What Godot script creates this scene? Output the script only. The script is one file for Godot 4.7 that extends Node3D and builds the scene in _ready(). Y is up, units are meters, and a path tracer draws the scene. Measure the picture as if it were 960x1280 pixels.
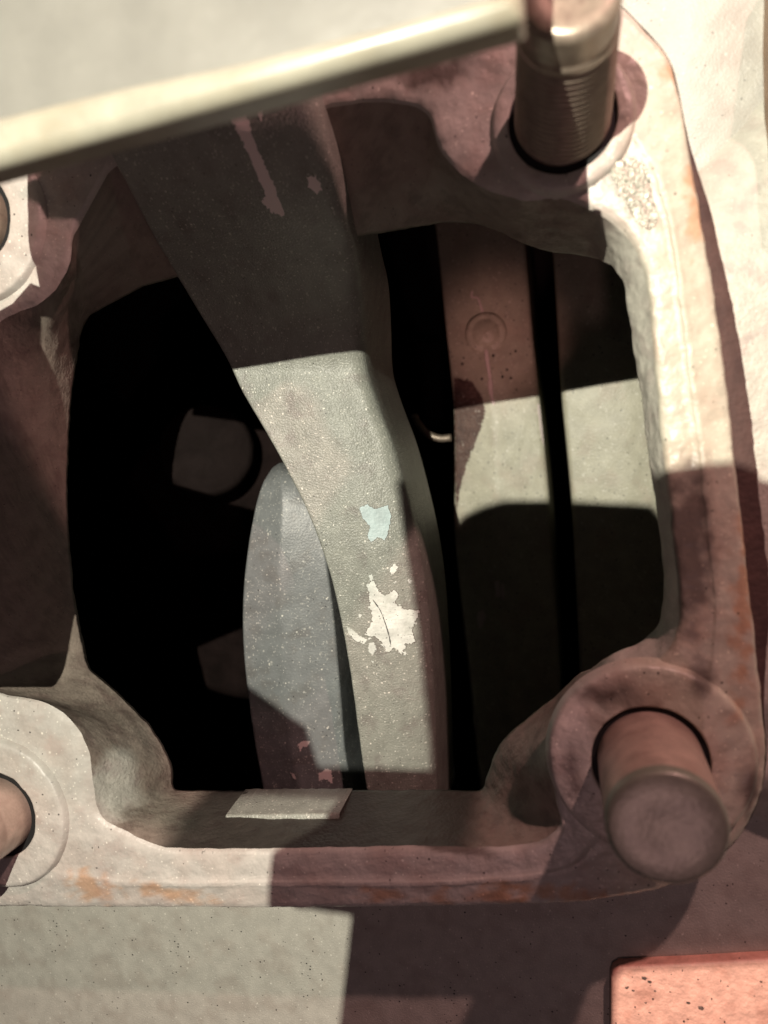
extends Node3D
# A look into the opening of a painted iron casting. All lengths below are millimetres on the
# flange face (x right, y up, z out of the face towards the viewer); MM turns them into metres.

const MM := 0.001
const RIM := 1
const THROAT := 2
const LIT_SHOULDER := Vector2(-163.2, -133.7)
var rng := RandomNumberGenerator.new()
var noise := FastNoiseLite.new()
var used := {}
# oil stains on the flange: centre and half-width, half-height
var oil := [Vector4(35.9, -35.4, 7.6, 30), Vector4(41.4, -73.0, 4.5, 6), Vector4(-7.6, -118.6, 7, 11), Vector4(-42.4, 107.6, 13, 6), Vector4(-14.5, -130.6, 14, 3), Vector4(16.3, -80.5, 13, 4), Vector4(56.2, -106.2, 3, 12), Vector4(4.0, -106.7, 4, 11), Vector4(-14.7, -120.8, 6, 9), Vector4(-35.4, -137.7, 16, 2.5)]
# spots of bare primer
var rust := [Vector4(-39.3, -156.3, 6, 3), Vector4(-57.2, -157.8, 9, 3), Vector4(1.1, -149.2, 22, 4), Vector4(-19.4, -151.7, 12, 4), Vector4(25.5, 102.8, 4, 6), Vector4(33.8, 73.0, 4, 5), Vector4(34.4, 59.9, 3, 8), Vector4(-138.6, -169.3, 14, 4), Vector4(51.5, -51.4, 3, 30), Vector4(-171.9, -171.0, 10, 6)]


func V(x: float, y: float) -> Vector2:
	return Vector2(x, y)


func numbered(called: String) -> String:
	var n: int = used.get(called, 0)
	used[called] = n + 1
	return called if n == 0 else "%s_%03d" % [called, n]


func tag(o: Node3D, label: String, category: String, group := "") -> Node3D:
	o.set_meta("label", label)
	o.set_meta("category", category)
	if group:
		o.set_meta("group", group)
	return o


func thing(called: String, at: Vector3, label: String, category: String, group := "") -> Node3D:
	var o := Node3D.new()
	o.name = numbered(called)
	o.position = at * MM
	add_child(o, true)
	return tag(o, label, category, group)


func put(called: String, mesh: Mesh, material: Material, parent: Node3D = self, kind := "") -> MeshInstance3D:
	var o := MeshInstance3D.new()
	o.name = numbered(called) if parent == self else called
	o.mesh = mesh
	o.material_override = material
	if parent != self:      # shapes are written in the scene's own millimetres
		var root := parent
		var off := Vector3.ZERO
		while root != self:
			off += root.position
			root = root.get_parent()
		o.position = -off
	parent.add_child(o, true)
	if kind:
		o.set_meta("kind", kind)
	return o


# ---------------------------------------------------------------- shapes

func spline(pts: Array, per: int, closed := true) -> PackedVector2Array:
	var out := PackedVector2Array()
	var n := pts.size()
	for i in (n if closed else n - 1):
		var a: Vector2 = pts[(i - 1 + n) % n] if closed else pts[maxi(i - 1, 0)]
		var b: Vector2 = pts[i]
		var c: Vector2 = pts[(i + 1) % n]
		var d: Vector2 = pts[(i + 2) % n] if closed else pts[mini(i + 2, n - 1)]
		# centripetal tangents keep tight corners from overshooting
		var t1 := maxf(sqrt(a.distance_to(b)), 0.01)
		var t2 := maxf(sqrt(b.distance_to(c)), 0.01)
		var t3 := maxf(sqrt(c.distance_to(d)), 0.01)
		var m1: Vector2 = (c - b) + t2 * ((b - a) / t1 - (c - a) / (t1 + t2)) if a != b else c - b
		var m2: Vector2 = (c - b) + t2 * ((d - c) / t3 - (d - b) / (t2 + t3)) if c != d else c - b
		for k in per:
			var t := float(k) / per
			var t_2 := t * t
			var t_3 := t_2 * t
			out.append((2 * t_3 - 3 * t_2 + 1) * b + (t_3 - 2 * t_2 + t) * m1 + (-2 * t_3 + 3 * t_2) * c + (t_3 - t_2) * m2)
	if not closed:
		out.append(pts[n - 1])
	return out


func ring(flat: PackedVector2Array, z: float) -> PackedVector3Array:
	var out := PackedVector3Array()
	for p in flat:
		out.append(Vector3(p.x, p.y, z))
	return out


# A skin over rings of equally many points. "outward" picks the side that faces out.
func loft(rings: Array, closed: bool, eye := Vector3(0, 0, 240), from_eye := true, colour := 0) -> ArrayMesh:
	var m: int = rings[0].size()
	var v := PackedVector3Array()
	for r in rings:
		v.append_array(r)
	var idx := PackedInt32Array()
	for i in rings.size() - 1:
		for j in (m if closed else m - 1):
			var a := i * m + j
			var b := i * m + (j + 1) % m
			idx.append_array(PackedInt32Array([a, b, a + m, b, b + m, a + m]))
	return skin(v, idx, eye, from_eye, colour)


func skin(v: PackedVector3Array, idx: PackedInt32Array, eye: Vector3, from_eye: bool, colour := 0) -> ArrayMesh:
	var n := PackedVector3Array()
	n.resize(v.size())
	var vote := 0.0
	for k in range(0, idx.size(), 3):
		var a := v[idx[k]]
		var f := (v[idx[k + 2]] - a).cross(v[idx[k + 1]] - a)
		var to := eye - a
		vote += f.dot(to) / maxf(to.length(), 0.001) * (1.0 if from_eye else -1.0)
		n[idx[k]] += f
		n[idx[k + 1]] += f
		n[idx[k + 2]] += f
	if vote < 0:
		for k in range(0, idx.size(), 3):
			var t := idx[k + 1]
			idx[k + 1] = idx[k + 2]
			idx[k + 2] = t
	for i in n.size():
		n[i] = (n[i] if vote >= 0 else -n[i]).normalized()
		if n[i] == Vector3.ZERO:
			n[i] = Vector3.BACK
	var col := PackedColorArray()
	for i in v.size():
		col.append(tint(colour, v[i]))
	for i in v.size():
		v[i] *= MM
	var arr := []
	arr.resize(Mesh.ARRAY_MAX)
	arr[Mesh.ARRAY_VERTEX] = v
	arr[Mesh.ARRAY_NORMAL] = n
	arr[Mesh.ARRAY_COLOR] = col
	arr[Mesh.ARRAY_INDEX] = idx
	var mesh := ArrayMesh.new()
	mesh.add_surface_from_arrays(Mesh.PRIMITIVE_TRIANGLES, arr)
	return mesh


# A turned shape: profile of (radius, height) along "axis" from "at".
func lathe(profile: Array, at: Vector3, axis := Vector3.BACK, sides := 72, wobble := 0.0, colour := 0) -> ArrayMesh:
	var u := axis.cross(Vector3.UP).normalized()
	var w := axis.cross(u)
	var rings := []
	var mid := 0.0
	for p in profile:
		var r := PackedVector3Array()
		for j in sides:
			var a := TAU * j / sides
			var q: Vector3 = at + axis * p.y + (u * cos(a) + w * sin(a)) * p.x
			r.append(q + axis * (noise.get_noise_3dv(q * 3.0) * wobble))
		rings.append(r)
		mid += p.y / profile.size()
	return loft(rings, true, at + axis * (mid - 60.0), false, colour)


# A bar that follows a path; radii may vary.
func tube(path: Array, radius: Array, sides := 10, squash := 1.0) -> ArrayMesh:
	var rings := []
	for i in path.size():
		var d: Vector3 = (path[mini(i + 1, path.size() - 1)] - path[maxi(i - 1, 0)]).normalized()
		var u := d.cross(Vector3.BACK).normalized()
		var w := d.cross(u)
		var r := PackedVector3Array()
		for j in sides:
			var a := TAU * j / sides
			r.append(path[i] + (u * cos(a) + w * sin(a) * squash) * float(radius[i]))
		rings.append(r)
	var last: int = path.size() - 1
	var a0 := PackedVector3Array()
	var a1 := PackedVector3Array()
	for j in sides:
		a0.append(path[0])
		a1.append(path[last])
	rings.push_front(a0)
	rings.push_back(a1)
	return loft(rings, true, path[last / 2] + Vector3(0, 0, 60), true)


# A flat plate of some thickness with a rounded front edge.
func slab(outline: Array, z: float, thick: float, edge: float, steps := 5) -> ArrayMesh:
	var flat := PackedVector2Array(outline)
	if not Geometry2D.is_polygon_clockwise(flat):
		flat.reverse()
	var rings := [ring(flat, z)]
	for k in steps + 1:
		var a := PI / 2 * k / steps
		var inset := Geometry2D.offset_polygon(flat, -edge * (1.0 - cos(a)) - 0.001, Geometry2D.JOIN_MITER)
		var r := ring(flat, z + thick - edge + edge * sin(a))
		for i in flat.size():
			var best := flat[i]
			if inset.size():
				var d := INF
				for q in inset[0]:
					if q.distance_squared_to(flat[i]) < d:
						d = q.distance_squared_to(flat[i])
						best = q
			r[i].x = best.x
			r[i].y = best.y
		rings.append(r)
	var v := PackedVector3Array()
	for r in rings:
		v.append_array(r)
	var idx := PackedInt32Array()
	var m := flat.size()
	for i in rings.size() - 1:
		for j in m:
			var b := i * m + (j + 1) % m
			var a2 := i * m + j
			idx.append_array(PackedInt32Array([a2, a2 + m, b, b, a2 + m, b + m]))
	var top := PackedVector2Array()
	for q in rings[rings.size() - 1]:
		top.append(Vector2(q.x, q.y))
	var tri := Geometry2D.triangulate_polygon(top)
	var base := v.size()
	v.append_array(rings[rings.size() - 1])
	for k in range(0, tri.size(), 3):
		var p := top[tri[k]]
		var turn := (top[tri[k + 1]] - p).cross(top[tri[k + 2]] - p)
		var order := [tri[k], tri[k + 1], tri[k + 2]] if turn < 0 else [tri[k], tri[k + 2], tri[k + 1]]
		for q in order:
			idx.append(base + q)
	return skin(v, idx, Vector3(top[0].x, top[0].y, z + 300), true)


# ---------------------------------------------------------------- materials

func grain(seed_: int, freq: float, octaves: int, size: int) -> Image:
	var f := FastNoiseLite.new()
	f.seed = seed_
	f.noise_type = FastNoiseLite.TYPE_SIMPLEX_SMOOTH
	f.frequency = freq
	f.fractal_octaves = octaves
	return f.get_seamless_image(size, size)


# Painted cast iron: colour mottling, stains, pale dust grains, dark pits, and a bumpy skin.
func paint(seed_: int, base: Color, stain: Color, how: Dictionary) -> StandardMaterial3D:
	var size: int = how.get("size", 512)
	var r := RandomNumberGenerator.new()
	r.seed = seed_
	var fine := grain(seed_, 0.09, 3, size)
	var broad := grain(seed_ + 7, 0.012, 4, size)
	var blot := grain(seed_ + 19, 0.006, 5, size)
	var img := Image.create_empty(size, size, false, Image.FORMAT_RGB8)
	var fd := fine.get_data()
	var bd := broad.get_data()
	var sd := blot.get_data()
	var out := PackedByteArray()
	out.resize(size * size * 3)
	var mottle: float = how.get("mottle", 0.25)
	var edge: float = how.get("stain_from", 0.62)
	var amount: float = how.get("stain", 0.6)
	for i in size * size:
		var a := fd[i] / 255.0 - 0.5
		var b := bd[i] / 255.0 - 0.5
		var s := smoothstep(edge - 0.1, edge + 0.25, sd[i] / 255.0 + a * 0.25) * amount
		var k := 1.0 + mottle * (b * 1.2 + a * 0.7)
		out[i * 3] = clampi(int(lerpf(base.r, stain.r, s) * k * 255), 0, 255)
		out[i * 3 + 1] = clampi(int(lerpf(base.g, stain.g, s) * k * 255), 0, 255)
		out[i * 3 + 2] = clampi(int(lerpf(base.b, stain.b, s) * k * 255), 0, 255)
	img = Image.create_from_data(size, size, false, Image.FORMAT_RGB8, out)
	for n in int(how.get("pits", 0)):
		var p := Vector2i(r.randi_range(2, size - 4), r.randi_range(2, size - 4))
		img.fill_rect(Rect2i(p, Vector2i(r.randi_range(2, 5), r.randi_range(2, 5)) * int(how.get("pit_size", 1))), base * r.randf_range(0.1, 0.5))
	for n in int(how.get("dust", 0)):
		var p := Vector2i(r.randi_range(3, size - 6), r.randi_range(3, size - 6))
		var q := base.lerp(Color(0.93, 0.92, 0.87), r.randf_range(0.25, 1.0) * how.get("dust_white", 1.0))
		var grow: int = how.get("dust_size", 1)
		var l := grow * 2 if r.randf() < 0.5 else grow * (3 if r.randf() < 0.65 else (4 if r.randf() < 0.7 else 6))
		img.fill_rect(Rect2i(p, Vector2i(l, l)), q)
		if l > 1 and r.randf() < 0.6:
			img.fill_rect(Rect2i(p + Vector2i(r.randi_range(-2, 2), r.randi_range(-2, 2)), Vector2i(l, 1)), q)
	img.generate_mipmaps()
	var bump := grain(seed_ + 31, how.get("bump_freq", 0.05), 3, size)
	var bump_map := bump.duplicate()
	bump_map.convert(Image.FORMAT_RGBA8)
	bump_map.bump_map_to_normal_map(how.get("bump", 3.0))
	var m := StandardMaterial3D.new()
	m.albedo_texture = ImageTexture.create_from_image(img)
	m.normal_enabled = true
	m.normal_texture = ImageTexture.create_from_image(bump_map)
	m.normal_scale = how.get("normal", 0.5)
	m.roughness = how.get("rough", 0.55)
	m.metallic = how.get("metal", 0.0)
	m.uv1_triplanar = true
	m.uv1_world_triplanar = true
	m.uv1_scale = Vector3.ONE * (1000.0 / how.get("tile", 40.0))
	m.vertex_color_use_as_albedo = true
	return m


func plain(c: Color, rough := 0.6, metal := 0.0) -> StandardMaterial3D:
	var m := StandardMaterial3D.new()
	m.albedo_color = c
	m.roughness = rough
	m.metallic = metal
	m.vertex_color_use_as_albedo = true
	return m


# ---------------------------------------------------------------- blades inside the opening

# Rows are [y, left x, right x, z]; returns the row at height y.
func row_at(rows: Array, y: float) -> Array:
	var i := 0
	while i < rows.size() - 2 and rows[i + 1][0] > y:
		i += 1
	var a: Array = rows[i]
	var b: Array = rows[i + 1]
	var p: Array = rows[maxi(i - 1, 0)]
	var q: Array = rows[mini(i + 2, rows.size() - 1)]
	var t: float = (a[0] - y) / maxf(a[0] - b[0], 0.001)
	var out := [y]
	for k in [1, 2, 3]:
		var h: float = a[0] - b[0]
		var m1: float = (b[k] - p[k]) / maxf(p[0] - b[0], 0.001) * h
		var m2: float = (q[k] - a[k]) / maxf(a[0] - q[0], 0.001) * h
		out.append((2 * t * t * t - 3 * t * t + 1) * a[k] + (t * t * t - 2 * t * t + t) * m1 + (3 * t * t - 2 * t * t * t) * b[k] + (t * t * t - t * t) * m2)
	return out


func blade_z(how: Dictionary, u: float, width: float) -> float:
	var ridge: float = how.ridge
	var k := u / ridge if u < ridge else (1.0 - u) / (1.0 - ridge)
	var z: float = how.get("twist", 0.0) * u + how.crown * (smoothstep(0.0, 1.0, k) if how.get("smooth", false) else k) - how.crown
	var rr: float = how.round
	var e := (1.0 - u) * width
	if e < rr:
		z -= rr - sqrt(maxf(rr * rr - (rr - e) * (rr - e), 0.0))
	var el := u * width
	var rl: float = how.get("round_left", 1.0)
	if el < rl:
		z -= rl - sqrt(maxf(rl * rl - (rl - el) * (rl - el), 0.0))
	return z


func blade_mesh(rows: Array, how: Dictionary) -> ArrayMesh:
	var rings := []
	var top: float = rows[0][0]
	var low: float = rows[rows.size() - 1][0]
	var steps: int = how.get("steps", 90)
	for i in steps + 1:
		var r := row_at(rows, lerpf(top, low, float(i) / steps))
		var w: float = r[2] - r[1]
		var line := PackedVector3Array()
		line.append(Vector3(r[1] + 1.0, r[0], r[3] - how.deep))
		line.append(Vector3(r[1] + 0.3, r[0], r[3] - how.deep * 0.3))
		for k in 41:
			var u := k / 40.0
			u = lerpf(u, u * u * (3 - 2 * u), 0.7)
			var z := blade_z(how, u, w)
			var q := Vector3(r[1] + w * u, r[0], r[3] + z)
			q.z += noise.get_noise_3dv(q * 1.2) * how.get("lumps", 0.35)
			line.append(q)
		line.append(Vector3(r[2] + 0.1, r[0], r[3] - how.deep * 0.3 - 3.0))
		line.append(Vector3(r[2] + how.get("lean", 0.0), r[0], r[3] - how.deep))
		rings.append(line)
	return loft(rings, false)


func on_blade(rows: Array, how: Dictionary, p: Vector2, lift: float) -> Vector3:
	var r := row_at(rows, p.y)
	var w: float = r[2] - r[1]
	var q := Vector3(p.x, p.y, r[3] + blade_z(how, clampf((p.x - r[1]) / w, 0.0, 1.0), w))
	q.z += noise.get_noise_3dv(q * 1.2) * how.get("lumps", 0.35) + lift
	return q


# A ragged flake-off lying on a blade: the outline is roughened, cut into small cells and laid on the surface.
func flake(outline: Array, rows: Array, how: Dictionary, rough: float, lift := 0.14, grow := 0.0) -> ArrayMesh:
	var poly := PackedVector2Array()
	var n := outline.size()
	for i in n:
		var a: Vector2 = outline[i]
		var b: Vector2 = outline[(i + 1) % n]
		var parts := maxi(2, int(a.distance_to(b) / 0.45))
		for k in parts:
			var p := a.lerp(b, float(k) / parts)
			poly.append(p + Vector2(noise.get_noise_2d(p.x * 22, p.y * 22), noise.get_noise_2d(p.x * 22 + 500, p.y * 22)) * rough + Vector2(noise.get_noise_2d(p.x * 60, p.y * 60), noise.get_noise_2d(p.x * 60 + 300, p.y * 60)) * rough * 0.6)
	if grow > 0.0:
		var wider := Geometry2D.offset_polygon(poly, grow, Geometry2D.JOIN_ROUND)
		poly = wider[0] if wider.size() else poly
	var lo := poly[0]
	var hi := poly[0]
	for p in poly:
		lo = lo.min(p)
		hi = hi.max(p)
	var v := PackedVector3Array()
	var idx := PackedInt32Array()
	var cell := 1.2
	for ix in int((hi.x - lo.x) / cell) + 1:
		for iy in int((hi.y - lo.y) / cell) + 1:
			var o := lo + Vector2(ix, iy) * cell
			for piece in Geometry2D.intersect_polygons(poly, PackedVector2Array([o, o + Vector2(cell, 0), o + Vector2(cell, cell), o + Vector2(0, cell)])):
				var tri := Geometry2D.triangulate_polygon(piece)
				var first := v.size()
				for p in piece:
					v.append(on_blade(rows, how, p, lift))
				for k in range(0, tri.size(), 3):
					var p: Vector2 = piece[tri[k]]
					var turn: float = (piece[tri[k + 1]] - p).cross(piece[tri[k + 2]] - p)
					idx.append_array(PackedInt32Array([first + tri[k], first + tri[k + 1], first + tri[k + 2]]) if turn < 0 else PackedInt32Array([first + tri[k], first + tri[k + 2], first + tri[k + 1]]))
	return skin(v, idx, Vector3(0, 0, 240), true)






func seam(pts: Array, rows: Array, how: Dictionary, radius: float, squash := 0.5) -> ArrayMesh:
	var flat := spline(pts, 5, false)
	var path := []
	var radii := []
	for i in flat.size():
		path.append(on_blade(rows, how, flat[i], 0.0))
		radii.append(radius * (0.75 + 0.5 * noise.get_noise_1d(i * 40.0 + flat[0].x)) * (0.4 if i == 0 or i == flat.size() - 1 else 1.0))
	return tube(path, radii, 8, squash)


# ---------------------------------------------------------------- the scene

func _ready() -> void:
	rng.seed = 11
	noise.seed = 4
	noise.frequency = 0.05
	noise.fractal_octaves = 3

	# camera: close above the flange, turned a little to the left and down
	var cam := Camera3D.new()
	cam.name = "camera"
	cam.position = Vector3(0, 0, 240) * MM
	cam.rotation = Vector3(deg_to_rad(-5.947), deg_to_rad(13.403), 0)
	cam.keep_aspect = Camera3D.KEEP_HEIGHT
	cam.near = 0.01
	cam.far = 20.0
	var lens := CameraAttributesPhysical.new()
	lens.frustum_focal_length = 4.2
	lens.exposure_aperture = 1.25
	lens.frustum_focus_distance = 0.31
	lens.frustum_near = 0.01
	lens.frustum_far = 20.0
	cam.attributes = lens
	cam.fov = 67.38
	add_child(cam)
	cam.make_current()

	# air: a dim warm room around the machine
	var e := Environment.new()
	e.background_mode = Environment.BG_COLOR
	e.background_color = Color(0.024, 0.0205, 0.0245).linear_to_srgb()
	e.tonemap_mode = Environment.TONE_MAPPER_LINEAR
	e.tonemap_exposure = 1.0
	e.sdfgi_enabled = true
	e.ssao_enabled = true
	e.ssil_enabled = true
	var we := WorldEnvironment.new()
	we.name = "room_air"
	we.environment = e
	add_child(we)

	# hand torch, up and left behind the viewer
	lamp("torch_light", Vector3(-72, 109, 470), Vector3(45, 30, 0), 2.2, 0.48, Color(1.0, 0.975, 0.91))
	# pinkish room lamp, off to the right
	lamp("room_lamp_light", Vector3(205, 440, 290), Vector3(0, -60, 0), 16.0, 0.23, Color(1.0, 0.76, 0.735))
	# a second, weaker one low in front
	lamp("low_lamp_light", Vector3(50, -250, 350), Vector3(-40, 40, -60), 14.0, 0.011, Color(1.0, 0.78, 0.78))
	# and an added spot through the opening that brightens the upright column
	var spot := SpotLight3D.new()
	spot.name = "added_spot_light"
	spot.light_energy = 0.11
	spot.light_size = 0.012
	spot.light_color = Color(1.0, 0.72, 0.68)
	spot.spot_angle = 4.0
	spot.spot_angle_attenuation = 1.0
	spot.spot_range = 4.0
	spot.shadow_enabled = true
	add_child(spot)
	spot.look_at_from_position(Vector3(12, -250, 350) * MM, Vector3(-44, 52, -240) * MM, Vector3.UP)

	materials()
	casting()
	studs()
	interior()
	cover()
	shade()


func lamp(called: String, at: Vector3, aim: Vector3, size: float, energy: float, colour: Color) -> void:
	var l := AreaLight3D.new()
	l.name = called
	l.area_size = Vector2.ONE * size * MM
	l.area_normalize_energy = true
	l.light_energy = energy
	l.light_color = colour
	l.area_range = 4.0
	l.shadow_enabled = true
	add_child(l)
	l.look_at_from_position(at * MM, aim * MM, Vector3.UP)


var M := {}


func materials() -> void:
	M.rim = paint(101, Color(0.715, 0.70, 0.67), Color(0.66, 0.615, 0.585), {"mottle": 0.10, "stain": 0.7, "dust": 350, "pits": 40, "bump": 4.0, "normal": 0.4, "bump_freq": 0.035, "rough": 0.42, "tile": 70.0})
	M.throat = paint(102, Color(0.72, 0.71, 0.67), Color(0.62, 0.57, 0.55), {"mottle": 0.12, "stain": 0.6, "dust": 160, "pits": 40, "bump": 5.0, "normal": 0.5, "bump_freq": 0.04, "rough": 0.5, "tile": 44.0})
	M.casing = paint(103, Color(0.67, 0.66, 0.62), Color(0.60, 0.57, 0.53), {"mottle": 0.09, "stain": 0.4, "dust": 400, "dust_white": 0.5, "pits": 60, "bump": 3.0, "normal": 0.28, "bump_freq": 0.12, "rough": 0.45, "tile": 58.0})
	M.strut = paint(104, Color(0.54, 0.55, 0.515), Color(0.45, 0.43, 0.41), {"mottle": 0.14, "stain": 0.7, "dust": 800, "pits": 60, "bump": 4.0, "normal": 0.6, "bump_freq": 0.1, "rough": 0.42, "tile": 56.0})
	M.fin = paint(105, Color(0.47, 0.485, 0.485), Color(0.40, 0.39, 0.375), {"mottle": 0.12, "stain": 0.5, "dust": 900, "pits": 40, "bump": 2.5, "normal": 0.4, "bump_freq": 0.09, "rough": 0.42, "tile": 62.0})
	M.column = paint(106, Color(0.75, 0.74, 0.66), Color(0.72, 0.67, 0.60), {"mottle": 0.10, "stain": 0.5, "dust": 1100, "pits": 100, "bump": 3.0, "normal": 0.3, "bump_freq": 0.12, "rough": 0.42, "tile": 90.0})
	M.pad = paint(107, Color(0.90, 0.675, 0.60), Color(0.80, 0.57, 0.50), {"mottle": 0.14, "stain": 0.8, "pits": 30, "pit_size": 2, "bump": 5.0, "normal": 0.6, "bump_freq": 0.03, "rough": 0.5, "tile": 40.0})
	M.cover = paint(108, Color(0.47, 0.47, 0.445), Color(0.43, 0.43, 0.405), {"mottle": 0.06, "stain": 0.4, "bump": 2.0, "normal": 0.2, "bump_freq": 0.02, "rough": 0.34, "tile": 90.0})
	M.bar = paint(113, Color(0.60, 0.59, 0.53), Color(0.52, 0.49, 0.41), {"mottle": 0.12, "stain": 0.5, "bump": 2.0, "normal": 0.2, "bump_freq": 0.02, "rough": 0.3, "tile": 90.0})
	M.zinc = paint(115, Color(0.47, 0.475, 0.43), Color(0.43, 0.43, 0.39), {"mottle": 0.16, "stain": 0.6, "bump": 2.0, "normal": 0.2, "rough": 0.36, "metal": 0.2, "tile": 30.0, "size": 256})
	M.rust = paint(116, Color(0.40, 0.31, 0.28), Color(0.31, 0.23, 0.21), {"mottle": 0.25, "stain": 0.8, "dust": 120, "pits": 120, "bump": 6.0, "normal": 0.8, "rough": 0.6, "tile": 30.0, "size": 256})
	M.shank = paint(117, Color(0.72, 0.63, 0.58), Color(0.60, 0.50, 0.46), {"mottle": 0.16, "stain": 0.6, "bump": 2.0, "normal": 0.2, "rough": 0.3, "metal": 0.3, "tile": 30.0, "size": 256})
	M.steel = paint(109, Color(0.60, 0.55, 0.49), Color(0.46, 0.39, 0.35), {"mottle": 0.2, "stain": 0.6, "pits": 60, "bump": 2.0, "normal": 0.2, "bump_freq": 0.05, "rough": 0.36, "metal": 0.35, "tile": 30.0})
	M.worn = paint(112, Color(0.60, 0.60, 0.55), Color(0.68, 0.66, 0.61), {"mottle": 0.15, "stain": 0.6, "dust": 500, "bump": 8.0, "normal": 0.8, "bump_freq": 0.05, "rough": 0.25, "metal": 0.3, "tile": 24.0, "size": 256})
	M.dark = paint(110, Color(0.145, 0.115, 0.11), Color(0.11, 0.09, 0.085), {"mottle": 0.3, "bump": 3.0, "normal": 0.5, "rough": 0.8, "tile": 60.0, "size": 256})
	M.pale_chip = paint(114, Color(0.70, 0.77, 0.77), Color(0.64, 0.70, 0.70), {"mottle": 0.14, "bump": 3.0, "normal": 0.5, "rough": 0.5, "tile": 25.0, "size": 256})
	M.chip = paint(111, Color(0.82, 0.84, 0.81), Color(0.72, 0.74, 0.70), {"mottle": 0.14, "pits": 60, "bump": 3.0, "normal": 0.5, "rough": 0.5, "tile": 25.0, "size": 256})
	M.dark.metallic_specular = 0.12
	M.flake = plain(Color(0.92, 0.86, 0.84), 0.55)
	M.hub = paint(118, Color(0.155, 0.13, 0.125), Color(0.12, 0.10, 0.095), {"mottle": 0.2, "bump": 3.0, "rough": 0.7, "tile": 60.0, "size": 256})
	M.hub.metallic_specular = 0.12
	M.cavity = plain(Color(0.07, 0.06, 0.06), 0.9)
	M.primer = plain(Color(0.36, 0.33, 0.30), 0.6)
	M.strip_brown = paint(119, Color(0.30, 0.22, 0.20), Color(0.23, 0.16, 0.15), {"mottle": 0.2, "bump": 4.0, "rough": 0.8, "tile": 30.0, "size": 256})  # dark brown of the painted rim shadow
	M.tan = paint(120, Color(0.62, 0.52, 0.43), Color(0.55, 0.45, 0.37), {"mottle": 0.15, "bump": 4.0, "rough": 0.6, "tile": 40.0, "size": 256})
	M.crack = plain(Color(0.30, 0.30, 0.29), 0.8)
	M.black = plain(Color(0.06, 0.06, 0.06), 0.8)


# Tints of the rim: reddish primer along the outer bevel, dark oil in patches.
func rim_tint(p: Vector3) -> Color:
	var n := noise.get_noise_3dv(p * 1.1 + Vector3(40, 0, 0))
	var m := noise.get_noise_3dv(p * 3.0 + Vector3(0, 33, 0))
	var c := Color(1, 1, 1).lerp(Color(0.92, 0.86, 0.84), smoothstep(-0.1, 0.35, n) * 0.6)
	c = c * Color(1, 1, 1).lerp(Color(1.04, 1.0, 0.88), smoothstep(0.0, 30.0, p.x))  # yellow torch tone on the right, put into the paint colour
	# bare orange primer where the bevel is worn
	for o in rust:
		var d := Vector2((p.x - o.x) / o.z, (p.y - o.y) / o.w).length() + m * 1.2
		c = c.lerp(Color(0.95, 0.58, 0.36), smoothstep(1.3, 0.2, d) * 0.75)
	# oil stains
	for o in oil:
		var d := Vector2((p.x - o.x) / o.z, (p.y - o.y) / o.w).length() + m * 0.4
		c = c.lerp(Color(0.20, 0.165, 0.15), smoothstep(1.2, 0.4, d) * 0.88)
	return c


func tint(which: int, p: Vector3) -> Color:
	return rim_tint(p) if which == RIM else (throat_tint(p) if which == THROAT else Color.WHITE)


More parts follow.
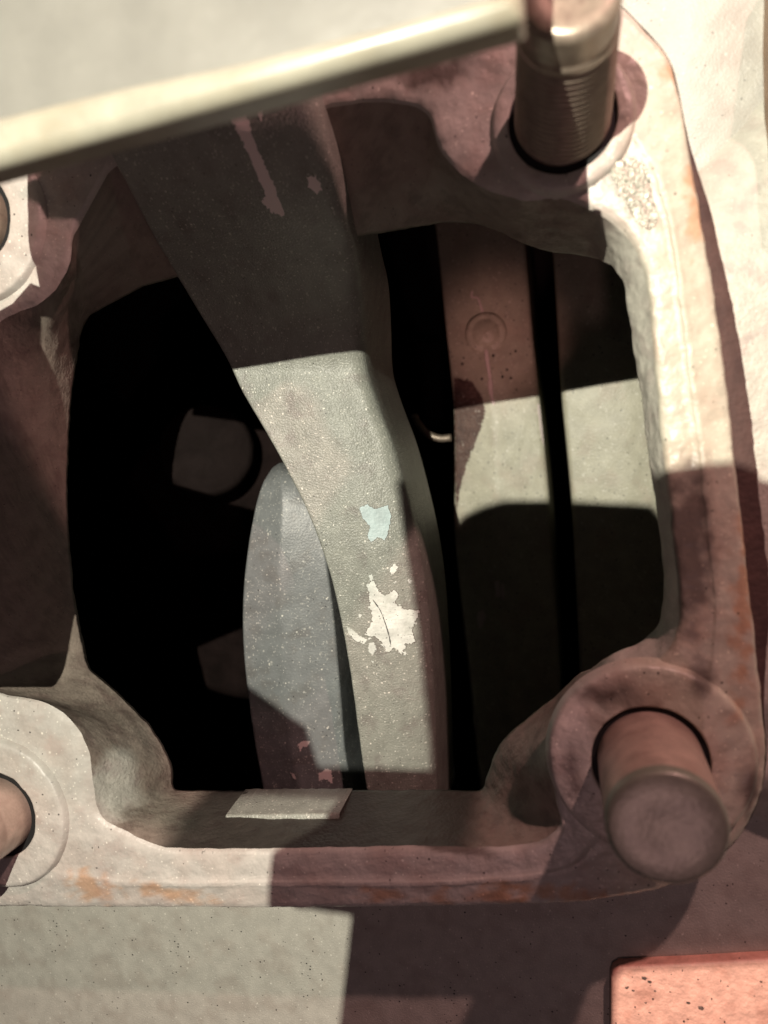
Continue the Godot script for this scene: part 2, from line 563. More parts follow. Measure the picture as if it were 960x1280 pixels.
func casting() -> void:
	var t := thing("cast_flange", Vector3.ZERO, "cream painted cast iron flange with four studded corner bosses framing the dark opening", "flange")
	# the same stations round the opening: outer edge, inner edge of the face, edge of the throat
	var outer := [V(-146.6, 125.8), V(-115.0, 129.6), V(-80.0, 132.6), V(-57.2, 134.3), V(-37.8, 136.3), V(-23.7, 138.4), V(-7.7, 134.9), V(6.9, 126.6), V(16.9, 116.9), V(25.4, 106.2), V(28.7, 96.1), V(31.3, 83.0), V(34.4, 68.6), V(37.3, 54.2), V(40.3, 39.7), V(43.0, 25.0), V(45.7, 8.0), V(48.1, -9.2), V(50.9, -27.8), V(53.7, -46.5), V(56.5, -65.6), V(59.2, -84.8), V(60.7, -99.4), V(58.4, -114.7), V(51.4, -128.8), V(37.2, -141.2), V(22.0, -147.7), V(6.2, -152.2), V(-24.5, -157.8), V(-60.0, -163.8), V(-98.0, -169.9), V(-135.6, -175.4), V(-155.4, -178.4), V(-179.3, -182.1), V(-204.2, -185.6), V(-234.0, -189.8), V(-269.1, -192.0), V(-291.5, -170.8), V(-296.5, -137.0), V(-292.6, -96.2), V(-288.2, -50.4), V(-282.1, -6.2), V(-277.0, 27.3), V(-268.1, 62.6), V(-256.2, 93.4), V(-233.2, 116.4), V(-205.8, 123.1), V(-173.9, 123.7)]
	var inner := [V(-154.1, 87.4), V(-118.7, 96.2), V(-80.3, 101.1), V(-57.2, 101.2), V(-44.7, 96.8), V(-39.8, 85.3), V(-29.9, 75.5), V(-15.6, 69.4), V(-4.0, 68.8), V(5.7, 64.6), V(12.6, 59.6), V(18.1, 53.0), V(21.6, 42.0), V(23.4, 27.8), V(25.0, 14.0), V(26.8, 0.0), V(28.9, -14.1), V(31.0, -29.5), V(32.9, -43.9), V(34.0, -56.0), V(31.6, -65.3), V(25.0, -73.2), V(15.8, -79.0), V(6.5, -86.4), V(-0.1, -95.8), V(-2.4, -106.6), V(-1.2, -116.5), V(0.6, -125.7), V(-5.3, -131.8), V(-17.0, -135.3), V(-51.7, -139.9), V(-97.7, -146.8), V(-128.5, -150.9), V(-142.6, -151.6), V(-154.2, -148.4), V(-166.6, -143.1), V(-169.5, -131.3), V(-171.4, -116.1), V(-183.6, -102.8), V(-206.3, -99.2), V(-221.8, -96.0), V(-225.2, -72.5), V(-223.7, -29.7), V(-220.5, 5.9), V(-215.5, 28.9), V(-197.8, 40.3), V(-180.5, 46.8), V(-171.7, 56.2), V(-167.9, 68.3)]
	var deep := [V(-164.6, 57.3), V(-123.6, 63.9), V(-94.6, 68.3), V(-77.5, 71.1), V(-58.0, 73.1), V(-40.6, 74.3), V(-29.2, 71.9), V(-18.0, 66.4), V(-6.9, 62.2), V(5.2, 59.6), V(11.6, 52.8), V(15.3, 46.5), V(17.5, 35.9), V(19.3, 25.3), V(21.6, 14.4), V(23.4, 2.5), V(25.8, -12.5), V(27.6, -23.1), V(29.8, -37.9), V(30.8, -52.0), V(29.4, -61.8), V(23.8, -67.6), V(15.0, -72.9), V(7.5, -84.5), V(-0.6, -94.6), V(-11.3, -105.3), V(-20.6, -114.8), V(-24.7, -123.3), V(-27.0, -130.5), V(-28.7, -135.2), V(-47.9, -137.6), V(-70.2, -140.5), V(-93.4, -143.1), V(-117.4, -145.8), V(-138.7, -148.2), V(-152.6, -149.7), V(-157.4, -149.6), V(-158.6, -138.8), V(-167.4, -123.9), V(-181.9, -110.5), V(-195.9, -99.0), V(-198.5, -88.0), V(-201.3, -72.6), V(-202.9, -50.3), V(-203.2, -33.4), V(-200.9, 0.0), V(-196.5, 27.7), V(-191.0, 44.5), V(-182.7, 49.9), V(-173.6, 53.9)]
	var o := spline(outer, 18)
	var i_ := spline(inner, 18)
	var d := spline(deep, 18)
	var rings := []
	var grow := PackedVector2Array()
	for k in o.size():
		grow.append(o[k] + (o[k] - i_[k]).normalized() * 0.6)
	var face := [[0.0, -5.0], [0.015, -3.4], [0.05, -2.2], [0.12, -1.6], [0.22, -1.2], [0.32, -0.8], [0.40, -0.4], [0.45, 0.0], [0.50, 0.0], [0.54, -0.45], [0.6, -0.7], [0.7, -0.6], [0.8, -0.6], [0.88, -0.7], [0.94, -1.0], [0.975, -1.5], [1.0, -2.4]]
	rings.append(ring(grow, -40.0))
	rings.append(ring(grow, -9.0))
	var fine := []
	for k in face.size() - 1:
		for h in 3:
			fine.append([lerpf(face[k][0], face[k + 1][0], h / 3.0), lerpf(face[k][1], face[k + 1][1], h / 3.0)])
	fine.append(face[face.size() - 1])
	for f in fine:
		var flat := PackedVector2Array()
		for k in o.size():
			flat.append(o[k].lerp(i_[k], f[0]))
		rings.append(rough_ring(ring(flat, f[1]), 0.4))
	put("rim", loft(rings, true, Vector3(0, 0, 240), true, RIM), M.rim, t)
	# the wall of the opening, with a soft shoulder half-way down
	var walls := []
	for s in 25:
		var f := s / 24.0
		var flat := PackedVector2Array()
		var bulge := 0.10 * sin(f * PI)
		for k in o.size():
			flat.append(i_[k].lerp(d[k], clampf(f + bulge, 0.0, 1.0)))
		var line := ring(flat, 0.0)
		for k in line.size():
			line[k].z = lerpf(-2.4, deep_z(d[k]), f)
		walls.append(rough_ring(line, 0.5))
	for s in [[1.06, 2.0], [1.6, 3.0], [3.0, 5.0]]:
		var flat := PackedVector2Array()
		for p in d:
			flat.append(Vector2(-55, -15) + (p - Vector2(-55, -15)) * s[0])
		var line := ring(flat, 0.0)
		for k in line.size():
			line[k].z = deep_z(d[k]) - s[1]
		walls.append(line)
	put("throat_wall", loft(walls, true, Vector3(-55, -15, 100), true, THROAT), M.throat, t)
	# dark strip painted for the shadow of the rim at the right
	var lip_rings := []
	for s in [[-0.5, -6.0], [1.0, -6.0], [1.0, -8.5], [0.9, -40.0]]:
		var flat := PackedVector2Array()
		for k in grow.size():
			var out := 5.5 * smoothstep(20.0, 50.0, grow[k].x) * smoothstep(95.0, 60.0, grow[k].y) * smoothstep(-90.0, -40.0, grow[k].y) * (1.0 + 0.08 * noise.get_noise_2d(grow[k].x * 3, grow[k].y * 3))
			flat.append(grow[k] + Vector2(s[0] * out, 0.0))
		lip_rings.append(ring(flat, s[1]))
	put("shadow_strip", loft(lip_rings, true), M.strip_brown, t)
	# machined bosses round the four studs
	for b in [[V(-3.8, 90.4), 20.0, 1.6, 15.4], [V(26.9, -100.4), 30.0, 2.0, 17.4], [V(-209.1, -145.7), 29.0, 2.0, 17.0], [V(-206.7, 74.7), 28.5, 2.0, 16.5]]:
		var r: float = b[1]
		var h: float = b[2]
		var bore: float = b[3]
		put("boss_face", lathe([V(r + 1.5, -3.0), V(r + 0.9, -0.8), V(r + 0.2, h - 0.7), V(r - 0.8, h - 0.15), V(r - 2.0, h), V((r + bore) / 2, h), V(bore + 0.9, h), V(bore + 0.5, h - 0.07), V(bore + 0.2, h - 0.22), V(bore + 0.06, h - 0.45), V(bore, h - 0.8), V(bore, h - 1.4), V(bore, h - 2.2)], Vector3(b[0].x, b[0].y, 0), Vector3.BACK, 120, 0.5, RIM), M.rim, t)
		put("gap_shade", lathe([V(bore + 0.25, h - 1.3), V(bore - 1.0, h - 1.3), V(bore - 3.0, h - 1.3)], Vector3(b[0].x, b[0].y, 0), Vector3.BACK, 64), M.black, t)  # black ring painted as the shade in the gap round the stud
	# a burnished patch in a hollow beside the upper right boss
	put("worn_patch", skin_patch([V(10.3, 75.0), V(12.9, 77.9), V(16.4, 78.1), V(20.0, 75.2), V(21.8, 68.4), V(23.4, 60.3), V(21.5, 58.2), V(18.3, 60.2), V(15.1, 64.9), V(12.7, 69.9)], 0.1), M.worn, t)
	# a step on the lower wall, cut and coloured as its patch of torchlight
	put("ledge", ledge_mesh([V(-125.9, -148.1), V(-80.0, -142.6), V(-79.3, -143.9), V(-125.2, -150.1)]), M.strut, t)

	# outer skin of the machine round the flange, lower below it than beside it
	var skin_rings := []
	for s in [[0.97, 0.0], [1.0, 0.0], [1.05, 0.0], [1.1, 0.0], [1.18, 0.0], [1.3, 0.0], [1.45, 0.0], [1.7, 0.0], [2.2, 0.0], [3.2, 0.0]]:
		var line := PackedVector3Array()
		for p in grow:
			var c := Vector2(-70, -45)
			var q: Vector2 = c + (p - c) * s[0]
			line.append(Vector3(q.x, q.y, casing_z(q)))
		skin_rings.append(rough_ring(line, 0.12))
	var wall := put("casing_wall", loft(skin_rings, true), M.casing)
	wall.set_meta("kind", "structure")
	# salmon painted pad at the lower right
	var pad := put("painted_pad", slab([V(19.6, -194.0), V(20.4, -191.1), V(22.5, -189.2), V(47.5, -183.7), V(70.1, -178.4), V(101.1, -171.1), V(104.5, -229.0), V(21.2, -247.8)], -33.0, 5.5, 1.1), M.pad)
	tag(pad, "salmon pink painted raised pad with black pits on the casing below the lower right boss", "pad")
	for k in 9:
		var c: Vector2 = V(29.4, -193.6) + Vector2(absf(rng.randfn(0, 14)) - 5.0, -absf(rng.randfn(0, 6)) + 1.5)
		var w := rng.randf_range(0.35, 1.1)
		put("pit", slab([c + V(w, 0.2 * w), c + V(0.3 * w, 0.7 * w), c + V(-1.1 * w, 0.5 * w), c + V(-0.8 * w, -0.5 * w), c + V(0.4 * w, -0.8 * w)], -27.6, 0.18, 0.05, 1), M.rust, pad)
	var rib := put("edge_rib", slab([V(52.7, 129.7), V(69.6, 127.4), V(73.3, 60.8), V(58.4, 61.7), V(56.5, 75.1)], -22.0, 12.0, 2.5), M.tan)
	tag(rib, "tan cast rib at the edge of the bright casing beside the upper right boss", "rib")


# the opening is shallower on its right side
func deep_z(p: Vector2) -> float:
	return lerpf(-41.0, -15.0, smoothstep(3.0, 16.0, p.x))


func casing_z(q: Vector2) -> float:
	var right := smoothstep(10.0, 45.0, q.x) * smoothstep(-135.0, -60.0, q.y)
	var z := lerpf(-32.0, -28.0, right)
	z += maxf(q.y - 86.0, 0.0) * 0.22
	return z


func throat_tint(p: Vector3) -> Color:
	var n := noise.get_noise_3dv(p * 1.9 + Vector3(10, 60, 0)) + 0.5 * noise.get_noise_3dv(p * 6.0)
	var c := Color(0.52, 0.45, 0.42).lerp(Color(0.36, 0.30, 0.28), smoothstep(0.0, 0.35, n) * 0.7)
	# pale paint on the right side; torchlight on a lower left shoulder is painted in
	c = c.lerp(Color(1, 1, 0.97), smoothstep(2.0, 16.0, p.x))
	c = c.lerp(Color(1, 1, 1), smoothstep(15.0, 6.0, Vector2((p.x - LIT_SHOULDER.x) * 1.2, (p.y - LIT_SHOULDER.y) * 0.9).length() + 4.0 * n) * smoothstep(-26.0, -16.0, p.z))
	# darker tone on the lower wall
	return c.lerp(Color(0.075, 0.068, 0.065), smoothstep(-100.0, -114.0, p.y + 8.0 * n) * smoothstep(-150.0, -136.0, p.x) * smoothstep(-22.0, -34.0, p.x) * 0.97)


func rough_ring(r: PackedVector3Array, amount: float) -> PackedVector3Array:
	for k in r.size():
		var q := r[k]
		r[k] += Vector3(noise.get_noise_3dv(q * 2.0 + Vector3(200, 0, 0)), noise.get_noise_3dv(q * 2.0 + Vector3(0, 200, 0)), noise.get_noise_3dv(q * 2.6)) * amount
	return r


# A small patch lying on the rim, slightly hollow.
func skin_patch(p: Array, z: float) -> ArrayMesh:
	var edge := spline(p, 5)
	var mid := Vector2.ZERO
	for q in edge:
		mid += q / edge.size()
	var rings := []
	for k in 9:
		var line := PackedVector3Array()
		for q in edge:
			var w: Vector2 = mid + (q - mid) * maxf(1.0 - k / 8.0, 0.002)
			line.append(Vector3(w.x, w.y, z + 0.25 + noise.get_noise_2d(w.x * 9, w.y * 9) * 0.5))
		rings.append(line)
	return loft(rings, true)


func ledge_mesh(p: Array) -> ArrayMesh:
	var rings := []
	for k in 25:
		var u := k / 24.0
		var back: Vector2 = p[0].lerp(p[1], u)
		var front: Vector2 = p[3].lerp(p[2], u)
		var w := noise.get_noise_1d(u * 300.0) * 0.4
		rings.append(PackedVector3Array([Vector3(back.x, back.y - 4.0, -42.5), Vector3(back.x, back.y + 1.4 + w, -42.0), Vector3((back.x + front.x) / 2, (back.y + front.y) / 2 + 2.2 + w, -31.5), Vector3(front.x, front.y + 2.8, -22.0), Vector3(front.x, front.y + 2.4, -21.2), Vector3(front.x, front.y + 0.6, -20.6), Vector3(front.x, front.y - 4.0, -20.8)]))
	return loft(rings, false, Vector3(-60, 200, 200), true)


func stud_profile(r0: float, r1: float, h: float, threads: float, pitch: float) -> Array:
	var out := [V(r0, -6.0)]
	var z := 0.0
	while z < threads:
		var r := lerpf(r0, r1, z / h)
		out.append_array([V(r - 1.1, z), V(r - 0.1, z + pitch * 0.42), V(r, z + pitch * 0.5), V(r - 0.1, z + pitch * 0.58)])
		z += pitch
	if threads > 0:
		var r := lerpf(r0, r1, z / h)
		out.append_array([V(r - 0.9, z), V(r - 0.9, z + 1.4), V(r, z + 1.9), V(r, z + 3.4), V(r - 0.6, z + 3.8), V(r - 0.6, z + 4.6)])
	out.append_array([V(r1, h - 2.6), V(r1 - 0.15, h - 1.7), V(r1 - 0.6, h - 0.9), V(r1 - 1.4, h - 0.35), V(r1 - 2.6, h), V(r1 * 0.62, h - 0.1), V(r1 * 0.5, h - 0.35), V(r1 * 0.3, h - 0.5), V(r1 * 0.15, h - 0.4), V(0.01, h - 0.35)])
	return out


func studs() -> void:
	var top := thing("stud", Vector3(V(-3.8, 90.4).x, V(-3.8, 90.4).y, 0), "tall threaded steel stud in the upper right boss beside the cover plate", "stud", "studs in the flange bosses")
	put("threaded_shank", lathe(stud_profile(13.8, 11.6, 54.0, 37.0, 2.3), Vector3(V(-3.8, 90.4).x, V(-3.8, 90.4).y, 0), Vector3(2.0, 8.0, 54).normalized(), 96), M.steel, top)
	var low := thing("stud", Vector3(V(26.9, -100.4).x, V(26.9, -100.4).y, 0), "smooth round-nosed steel stud with a dimpled grey tip in the lower right boss", "stud", "studs in the flange bosses")
	put("shank", lathe([V(15.6, -6.0), V(15.6, 0.0), V(15.5, 10.0), V(15.4, 22.0), V(15.3, 34.0), V(15.2, 38.5)], Vector3(V(26.9, -100.4).x, V(26.9, -100.4).y, 0), Vector3.BACK, 96), M.shank, low)
	put("tip", lathe([V(15.2, 38.5), V(15.2, 41.0), V(15.0, 41.8), V(14.5, 42.4), V(13.6, 42.8), V(10.0, 42.9), V(7.0, 42.8), V(4.0, 42.6), V(2.2, 42.55), V(0.01, 42.55)], Vector3(V(26.9, -100.4).x, V(26.9, -100.4).y, 0), Vector3.BACK, 96), M.zinc, low)
	var left := thing("stud", Vector3(V(-209.1, -145.7).x, V(-209.1, -145.7).y, 0), "shiny pinkish stud cut off by the picture edge in the lower left boss", "stud", "studs in the flange bosses")
	put("shank", lathe(stud_profile(14.6, 14.4, 40.0, 0.0, 1.0), Vector3(V(-209.1, -145.7).x, V(-209.1, -145.7).y, 0), Vector3.BACK, 96), M.shank, left)
	var upper := thing("stud", Vector3(V(-206.7, 74.7).x, V(-206.7, 74.7).y, 0), "dark stud just showing under the cover plate in the upper left boss", "stud", "studs in the flange bosses")
	put("shank", lathe(stud_profile(14.6, 14.4, 40.0, 0.0, 1.0), Vector3(V(-206.7, 74.7).x, V(-206.7, 74.7).y, 0), Vector3.BACK, 96), M.steel, upper)


func interior() -> void:
	# the big curved arm across the middle
	var arm_rows := [[113.0, -151.7, -79.3, 30], [95.1, -146.2, -75.5, 19], [84.0, -144.6, -75.1, 7], [75.1, -146.7, -76.3, -9], [66.4, -149.5, -77.8, -28], [50.4, -149.0, -82.0, -52], [30.7, -142.3, -84.3, -66], [16.6, -135.8, -80.6, -67], [-6.7, -122.0, -72.0, -68], [-33.4, -108.3, -64.8, -69], [-53.7, -100.6, -60.5, -70], [-74.6, -95.7, -57.8, -72], [-103.0, -91.0, -55.9, -74], [-132.2, -87.7, -54.7, -76], [-156.7, -85.0, -54.2, -78], [-186.7, -82.0, -53.9, -82]]
	var arm_look := {"ridge": 0.62, "crown": 1.6, "round": 5.5, "round_left": 1.2, "deep": 75.0, "lumps": 0.5, "smooth": true, "lean": -2.0, "twist": -9.0}
	var arm := thing("curved_strut", Vector3(-60, 0, -67), "thick curved grey painted strut crossing the opening with flaked pale paint", "strut")
	put("strut_body", blade_mesh(arm_rows, arm_look), M.strut, arm)
	var big := put("paint_chip", flake([V(-82.5, -65.3), V(-80.0, -63.1), V(-77.6, -68.2), V(-74.8, -70.1), V(-71.0, -67.5), V(-68.9, -69.8), V(-71.3, -73.0), V(-67.5, -76.3), V(-60.6, -76.9), V(-62.3, -81.8), V(-64.0, -85.1), V(-62.6, -91.2), V(-66.8, -92.2), V(-67.8, -96.4), V(-71.7, -93.5), V(-74.5, -96.2), V(-76.9, -90.4), V(-80.1, -88.5), V(-84.0, -87.7), V(-80.4, -81.5), V(-81.5, -74.6)], arm_rows, arm_look, 0.9), M.chip, arm)
	big.set_meta("label", "large ragged pale chip with a crack down it")
	put("chip_edge", flake([V(-82.5, -65.3), V(-80.0, -63.1), V(-77.6, -68.2), V(-74.8, -70.1), V(-71.0, -67.5), V(-68.9, -69.8), V(-71.3, -73.0), V(-67.5, -76.3), V(-60.6, -76.9), V(-62.3, -81.8), V(-64.0, -85.1), V(-62.6, -91.2), V(-66.8, -92.2), V(-67.8, -96.4), V(-71.7, -93.5), V(-74.5, -96.2), V(-76.9, -90.4), V(-80.1, -88.5), V(-84.0, -87.7), V(-80.4, -81.5), V(-81.5, -74.6)], arm_rows, arm_look, 0.9, 0.07, 0.22), M.primer, big)
	var small := put("paint_chip", flake([V(-85.4, -32.0), V(-82.2, -30.6), V(-79.5, -32.6), V(-74.0, -31.1), V(-72.3, -35.7), V(-73.6, -42.1), V(-74.7, -45.9), V(-77.8, -44.6), V(-80.5, -46.8), V(-82.3, -43.8), V(-80.9, -40.0), V(-84.0, -36.7)], arm_rows, arm_look, 0.5), M.pale_chip, arm)
	small.set_meta("label", "small pale blue chip above the large one")
	put("chip_edge", flake([V(-85.4, -32.0), V(-82.2, -30.6), V(-79.5, -32.6), V(-74.0, -31.1), V(-72.3, -35.7), V(-73.6, -42.1), V(-74.7, -45.9), V(-77.8, -44.6), V(-80.5, -46.8), V(-82.3, -43.8), V(-80.9, -40.0), V(-84.0, -36.7)], arm_rows, arm_look, 0.5, 0.07, 0.18), M.primer, small)
	for f in [[V(-72.8, -58.2), V(-71.1, -56.1), V(-69.4, -57.4), V(-70.8, -60.1), V(-72.5, -60.9)], [V(-91.8, -83.9), V(-89.2, -85.8), V(-86.4, -88.1), V(-82.8, -90.0), V(-84.3, -91.9), V(-88.6, -90.4), V(-90.7, -87.7)], [V(-82.1, -91.7), V(-80.0, -90.9), V(-78.9, -94.3), V(-80.7, -96.9), V(-82.5, -95.3)], [V(-81.9, -61.3), V(-80.5, -60.6), V(-79.8, -62.9), V(-81.2, -63.7)]]:
		put("paint_chip", flake(f, arm_rows, arm_look, 0.5), M.chip, arm)
	for f in [[V(-102.2, 101.4), V(-98.9, 99.2), V(-96.7, 94.0), V(-96.3, 87.2), V(-95.3, 80.3), V(-96.5, 73.8), V(-100.4, 74.6), V(-102.1, 76.7), V(-99.5, 78.6), V(-99.6, 86.2), V(-101.2, 92.6), V(-102.8, 97.7)], [V(-93.7, 100.2), V(-90.7, 99.4), V(-91.3, 96.5), V(-92.9, 93.7), V(-93.7, 96.7)], [V(-84.1, 81.8), V(-81.3, 82.1), V(-80.4, 79.5), V(-82.7, 78.3), V(-84.7, 79.8)]]:
		put("bare_patch", flake(f, arm_rows, arm_look, 0.7), M.flake, arm)
	for k in 16:
		var c: Vector2 = V(-75.0, -79.0) + Vector2(rng.randfn(0, 7.5), rng.randfn(0, 11.0))
		var w := rng.randf_range(0.3, 0.9)
		put("paint_chip", flake([c + V(w, 0.2 * w), c + V(0.1 * w, 1.1 * w), c + V(-0.9 * w, 0.4 * w), c + V(-0.6 * w, -0.7 * w), c + V(0.5 * w, -0.9 * w)], arm_rows, arm_look, 0.7), M.chip, arm)
	put("crack", seam([V(-80.4, -71.8), V(-77.3, -76.5), V(-75.5, -81.2), V(-73.8, -86.7), V(-72.7, -92.9)], arm_rows, arm_look, 0.42, 0.8), M.crack, arm)

	# the rounded fin to its left
	var fin_rows := [[-15.1, -138.4, -134.2, -112], [-16.6, -138.5, -126.4, -104], [-19.4, -138.9, -121.4, -99], [-24.4, -140.6, -115.4, -95], [-36.7, -143.5, -109.9, -92], [-58.8, -147.1, -107.1, -90], [-81.4, -149.6, -104.2, -90], [-104.2, -149.7, -102.1, -90], [-127.2, -147.8, -100.3, -90], [-150.9, -145.4, -98.8, -91], [-170.8, -142.5, -95.3, -92], [-199.5, -139.2, -90.5, -94]]
	var fin_look := {"ridge": 0.47, "crown": 5.0, "round": 1.0, "round_left": 1.6, "deep": 50.0, "lumps": 0.2}
	var fin := thing("rounded_fin", Vector3(-110, 0, -90), "blue-grey round-topped fin half hidden behind the curved strut", "fin")
	put("fin_body", blade_mesh(fin_rows, fin_look), M.fin, fin)
	for f in [[V(-120.9, -147.2), V(-118.1, -145.0), V(-115.0, -145.8), V(-116.6, -148.3), V(-119.0, -148.2), V(-119.8, -151.0)], [V(-111.5, -161.6), V(-108.3, -159.3), V(-105.6, -159.4), V(-104.8, -166.4), V(-106.8, -165.0), V(-109.1, -164.1), V(-111.1, -165.1)], [V(-125.1, -161.5), V(-123.1, -162.0), V(-121.9, -165.1), V(-123.9, -164.5)]]:
		put("bare_patch", flake(f, fin_rows, fin_look, 0.6), M.flake, fin)

	# the upright column right of the arm
	var col_rows := [[167.2, -88.4, -33.5, -240], [122.7, -82.6, -28.5, -240], [91.9, -78.9, -25.5, -240], [58.4, -75.2, -22.1, -240], [19.6, -70.8, -17.0, -240], [-9.8, -69.5, -13.5, -240], [-34.6, -69.3, -10.6, -240], [-54.6, -69.6, -8.7, -240], [-79.8, -67.8, -6.7, -240], [-120.5, -63.3, -2.9, -240], [-161.8, -58.2, -0.0, -240], [-227.5, -51.2, 4.4, -240], [-278.3, -44.2, 7.6, -240]]
	var col_look := {"ridge": 0.46, "crown": 3.5, "round": 3.0, "round_left": 2.0, "deep": 110.0, "lumps": 0.5}
	var col := thing("upright_column", Vector3(-45, 0, -240), "narrow upright cast column with a round plug and a weld seam right of the curved strut", "column")
	put("column_body", blade_mesh(col_rows, col_look), M.column, col)
	var boss_at := on_blade(col_rows, col_look, V(-50.3, 60.1), 0.0)
	put("round_plug", lathe([V(13.0, -3.0), V(12.6, -0.6), V(11.6, 0.5), V(9.6, 0.6), V(8.6, 0.4), V(7.6, 1.2), V(6.0, 2.2), V(4.0, 2.9), V(2.0, 3.2), V(0.01, 3.3)], boss_at, Vector3(0.05, -0.05, 1).normalized(), 64, 0.5), M.column, col)
	put("brown_patch", flake([V(-70.2, 34.5), V(-58.2, 30.4), V(-52.2, 21.5), V(-50.1, 12.7), V(-52.9, 2.0), V(-58.7, -12.9), V(-64.5, -29.9), V(-67.8, -50.1), V(-69.0, -29.9)], col_rows, col_look, 1.2, 0.2), M.rust, col)  # darker brown pitted patch on the left of the column
	for k in 16:
		var c: Vector2 = V(-53.5, 46.3) + Vector2(rng.randf_range(-14, 24), rng.randf_range(-26, 4))
		var d := rng.randf_range(0.5, 1.0)
		put("pit", flake([c + V(d, 0), c + V(0.3 * d, d), c + V(-0.8 * d, 0.6 * d), c + V(-0.8 * d, -0.6 * d), c + V(0.3 * d, -d)], col_rows, col_look, 0.2, 0.2), M.black, col)
	put("weld_seam", seam([V(-50.1, 50.5), V(-49.1, 42.8), V(-47.5, 34.1), V(-46.9, 25.4), V(-44.8, 16.6)], col_rows, col_look, 1.7), M.flake, col)
	put("weld_bead", seam([V(-58.9, 86.1), V(-59.3, 82.4), V(-55.4, 81.3), V(-53.9, 77.4), V(-52.4, 72.6)], col_rows, col_look, 0.9), M.flake, col)
	for f in [[V(-53.0, -113.9), V(-49.9, -112.2), V(-47.9, -116.7), V(-50.3, -124.1), V(-52.3, -125.3), V(-53.9, -118.1)], [V(-42.7, -93.9), V(-39.7, -92.7), V(-39.0, -103.9), V(-42.0, -103.1)], [V(-38.7, -94.2), V(-36.7, -95.7), V(-36.5, -105.3), V(-38.0, -104.4)], [V(-18.8, 17.8), V(-17.3, 16.4), V(-15.7, 5.8), V(-14.0, -9.7), V(-15.5, -5.8), V(-17.6, 7.2)]]:
		put("bare_patch", flake(f, col_rows, col_look, 0.6, 0.3), M.flake, col)

	# the wide block at the right
	var block_rows := [[111.4, -12.0, 55.4, -240], [74.8, -8.8, 57.5, -240], [33.0, -5.5, 60.8, -240], [14.2, -3.6, 61.5, -240], [-9.5, -0.7, 62.4, -240], [-43.0, 3.0, 63.6, -240], [-76.9, 5.7, 66.6, -240], [-141.1, 10.2, 71.7, -240], [-227.5, 15.4, 76.8, -240]]
	var block_look := {"ridge": 0.5, "crown": 2.0, "round": 1.0, "round_left": 3.0, "deep": 80.0, "lumps": 0.5, "smooth": true}
	var block := thing("side_block", Vector3(30, 0, -240), "broad cast block behind the right edge of the opening, lit above and dark below", "block")
	put("block_body", blade_mesh(block_rows, block_look), M.column, block)

	# deep in the dark: a rotor disc, a round hub cap and a curved lip
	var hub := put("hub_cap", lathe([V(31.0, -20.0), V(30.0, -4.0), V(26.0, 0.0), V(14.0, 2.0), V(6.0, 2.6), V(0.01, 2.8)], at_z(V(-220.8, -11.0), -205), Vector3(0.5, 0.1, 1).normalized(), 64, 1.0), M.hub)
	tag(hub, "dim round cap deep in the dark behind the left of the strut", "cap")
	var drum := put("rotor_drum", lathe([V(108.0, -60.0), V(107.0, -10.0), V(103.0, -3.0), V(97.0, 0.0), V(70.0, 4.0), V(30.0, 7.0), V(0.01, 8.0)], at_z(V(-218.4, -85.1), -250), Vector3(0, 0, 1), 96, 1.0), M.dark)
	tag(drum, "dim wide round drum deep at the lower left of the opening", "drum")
	var lip_path := []
	for p in spline([V(-94.2, 10.9), V(-90.6, 4.5), V(-84.5, -1.5), V(-77.4, -4.0), V(-70.4, -3.5)], 5, false):
		lip_path.append(Vector3(p.x, p.y, -235))
	var radii := []
	for k in lip_path.size():
		radii.append(2.2)
	var lip := put("curved_lip", tube(lip_path, radii, 12), M.steel)
	tag(lip, "small curved metal lip catching light between the strut and the column", "lip")

	# the inside of the housing, closing the cavity
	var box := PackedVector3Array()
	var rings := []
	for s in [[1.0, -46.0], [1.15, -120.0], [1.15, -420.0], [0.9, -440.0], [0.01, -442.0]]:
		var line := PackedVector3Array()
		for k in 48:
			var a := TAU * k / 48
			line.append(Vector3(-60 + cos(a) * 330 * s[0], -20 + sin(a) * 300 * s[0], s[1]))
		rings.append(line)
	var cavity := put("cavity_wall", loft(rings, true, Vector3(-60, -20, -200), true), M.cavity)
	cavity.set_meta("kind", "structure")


func at_z(p: Vector2, z: float) -> Vector3:
	return Vector3(p.x, p.y, z)


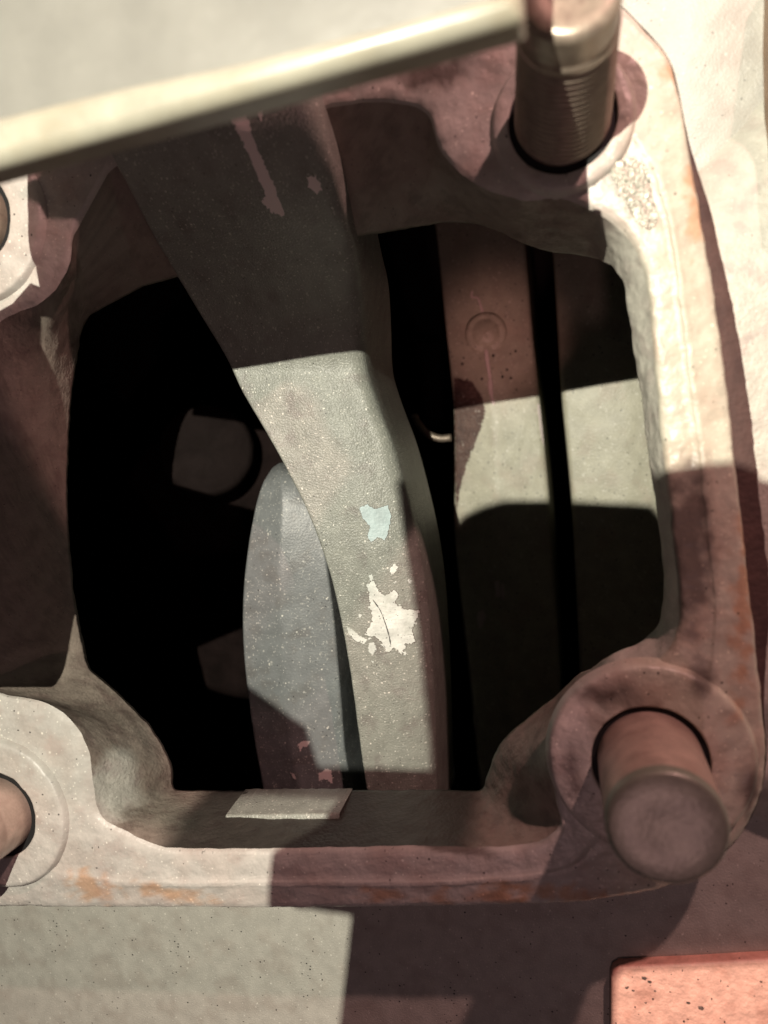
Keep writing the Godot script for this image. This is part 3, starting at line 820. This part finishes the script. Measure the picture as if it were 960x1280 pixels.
func cover() -> void:
	# the cover plate, held off the flange close to the viewer
	var t := thing("cover_plate", Vector3(-60, 70, 95), "out-of-focus grey cover plate with a bright rounded lower edge held over the upper left", "plate")
	var lower := spline([V(-11.3, 69.5), V(-28.6, 66.7), V(-58.2, 62.1), V(-85.7, 58.1), V(-117.8, 53.2), V(-129.9, 52.3)], 6, false)
	var outline := [V(-14.8, 153.6)]
	for p in lower:
		outline.append(p)
	outline.append_array([V(-158.9, 54.3), V(-158.7, 61.8), V(-160.6, 74.8), V(-160.0, 90.4), V(-155.3, 188.2)])
	put("plate_body", slab(outline, 95.0, 5.0, 3.0, 6), M.cover, t)
	put("added_tab", slab([V(-151.3, 58.5), V(-162.7, 55.5), V(-166.2, 49.3), V(-167.8, 28.7), V(-142.1, 23.0), V(-145.2, -18.5), V(-167.9, -28.7), V(-170.1, -52.9), V(-205.9, -58.1), V(-194.4, 54.8), V(-176.9, 54.9), V(-169.2, 58.1), V(-163.1, 63.2)], 91.0, 3.0, 0.4, 2), M.cover, t)  # added unseen tab, shaped to keep the torch off the left wall
	put("edge_bar", slab([V(-9.2, 74.0), V(-8.9, 69.5), V(-10.2, 68.8), V(-28.6, 66.0), V(-58.2, 61.4), V(-85.7, 57.3), V(-117.8, 52.4), V(-127.9, 51.8), V(-127.2, 60.9), V(-117.2, 62.3), V(-85.4, 65.7), V(-58.1, 67.9), V(-28.6, 71.4), V(-11.4, 74.0)], 94.0, 8.5, 3.2, 8), M.bar, t)


func shade() -> void:
	# an added, unseen flap beside the viewer that keeps the torch off the lower right of the opening
	var blocker := put("added_blocker", slab([V(-71.4, 61.5), V(-69.5, 63.6), V(-66.6, 65.1), V(-62.4, 66.4), V(-54.9, 66.7), V(-37.8, 66.1), V(-30.5, 57.8), V(-21.2, 59.2), V(-17.7, 58.1), V(-8, 56), V(-4, 50), V(-4, -4), V(-14.7, -6.5), V(-33.7, -10.9), V(-34.7, -12.4), V(-35, -55), V(-77, -55), V(-76.4, -28), V(-74.3, -8.9), V(-84, -9), V(-83, 0.2), V(-77.5, 5), V(-76.2, 9.8), V(-92, 9.4), V(-98.4, 8.4), V(-103, 9), V(-107, 18), V(-106, 27), V(-100.2, 28.3), V(-94.4, 24.8), V(-88, 20.9), V(-86, 14.2), V(-66.2, 15.6), V(-67.4, 30), V(-68.2, 39), V(-69.2, 46), V(-70.3, 53)], 270.0, 1.0, 0.1, 1), M.black)
	tag(blocker, "added black flap that shades the lower right of the opening, outside the picture", "blocker")
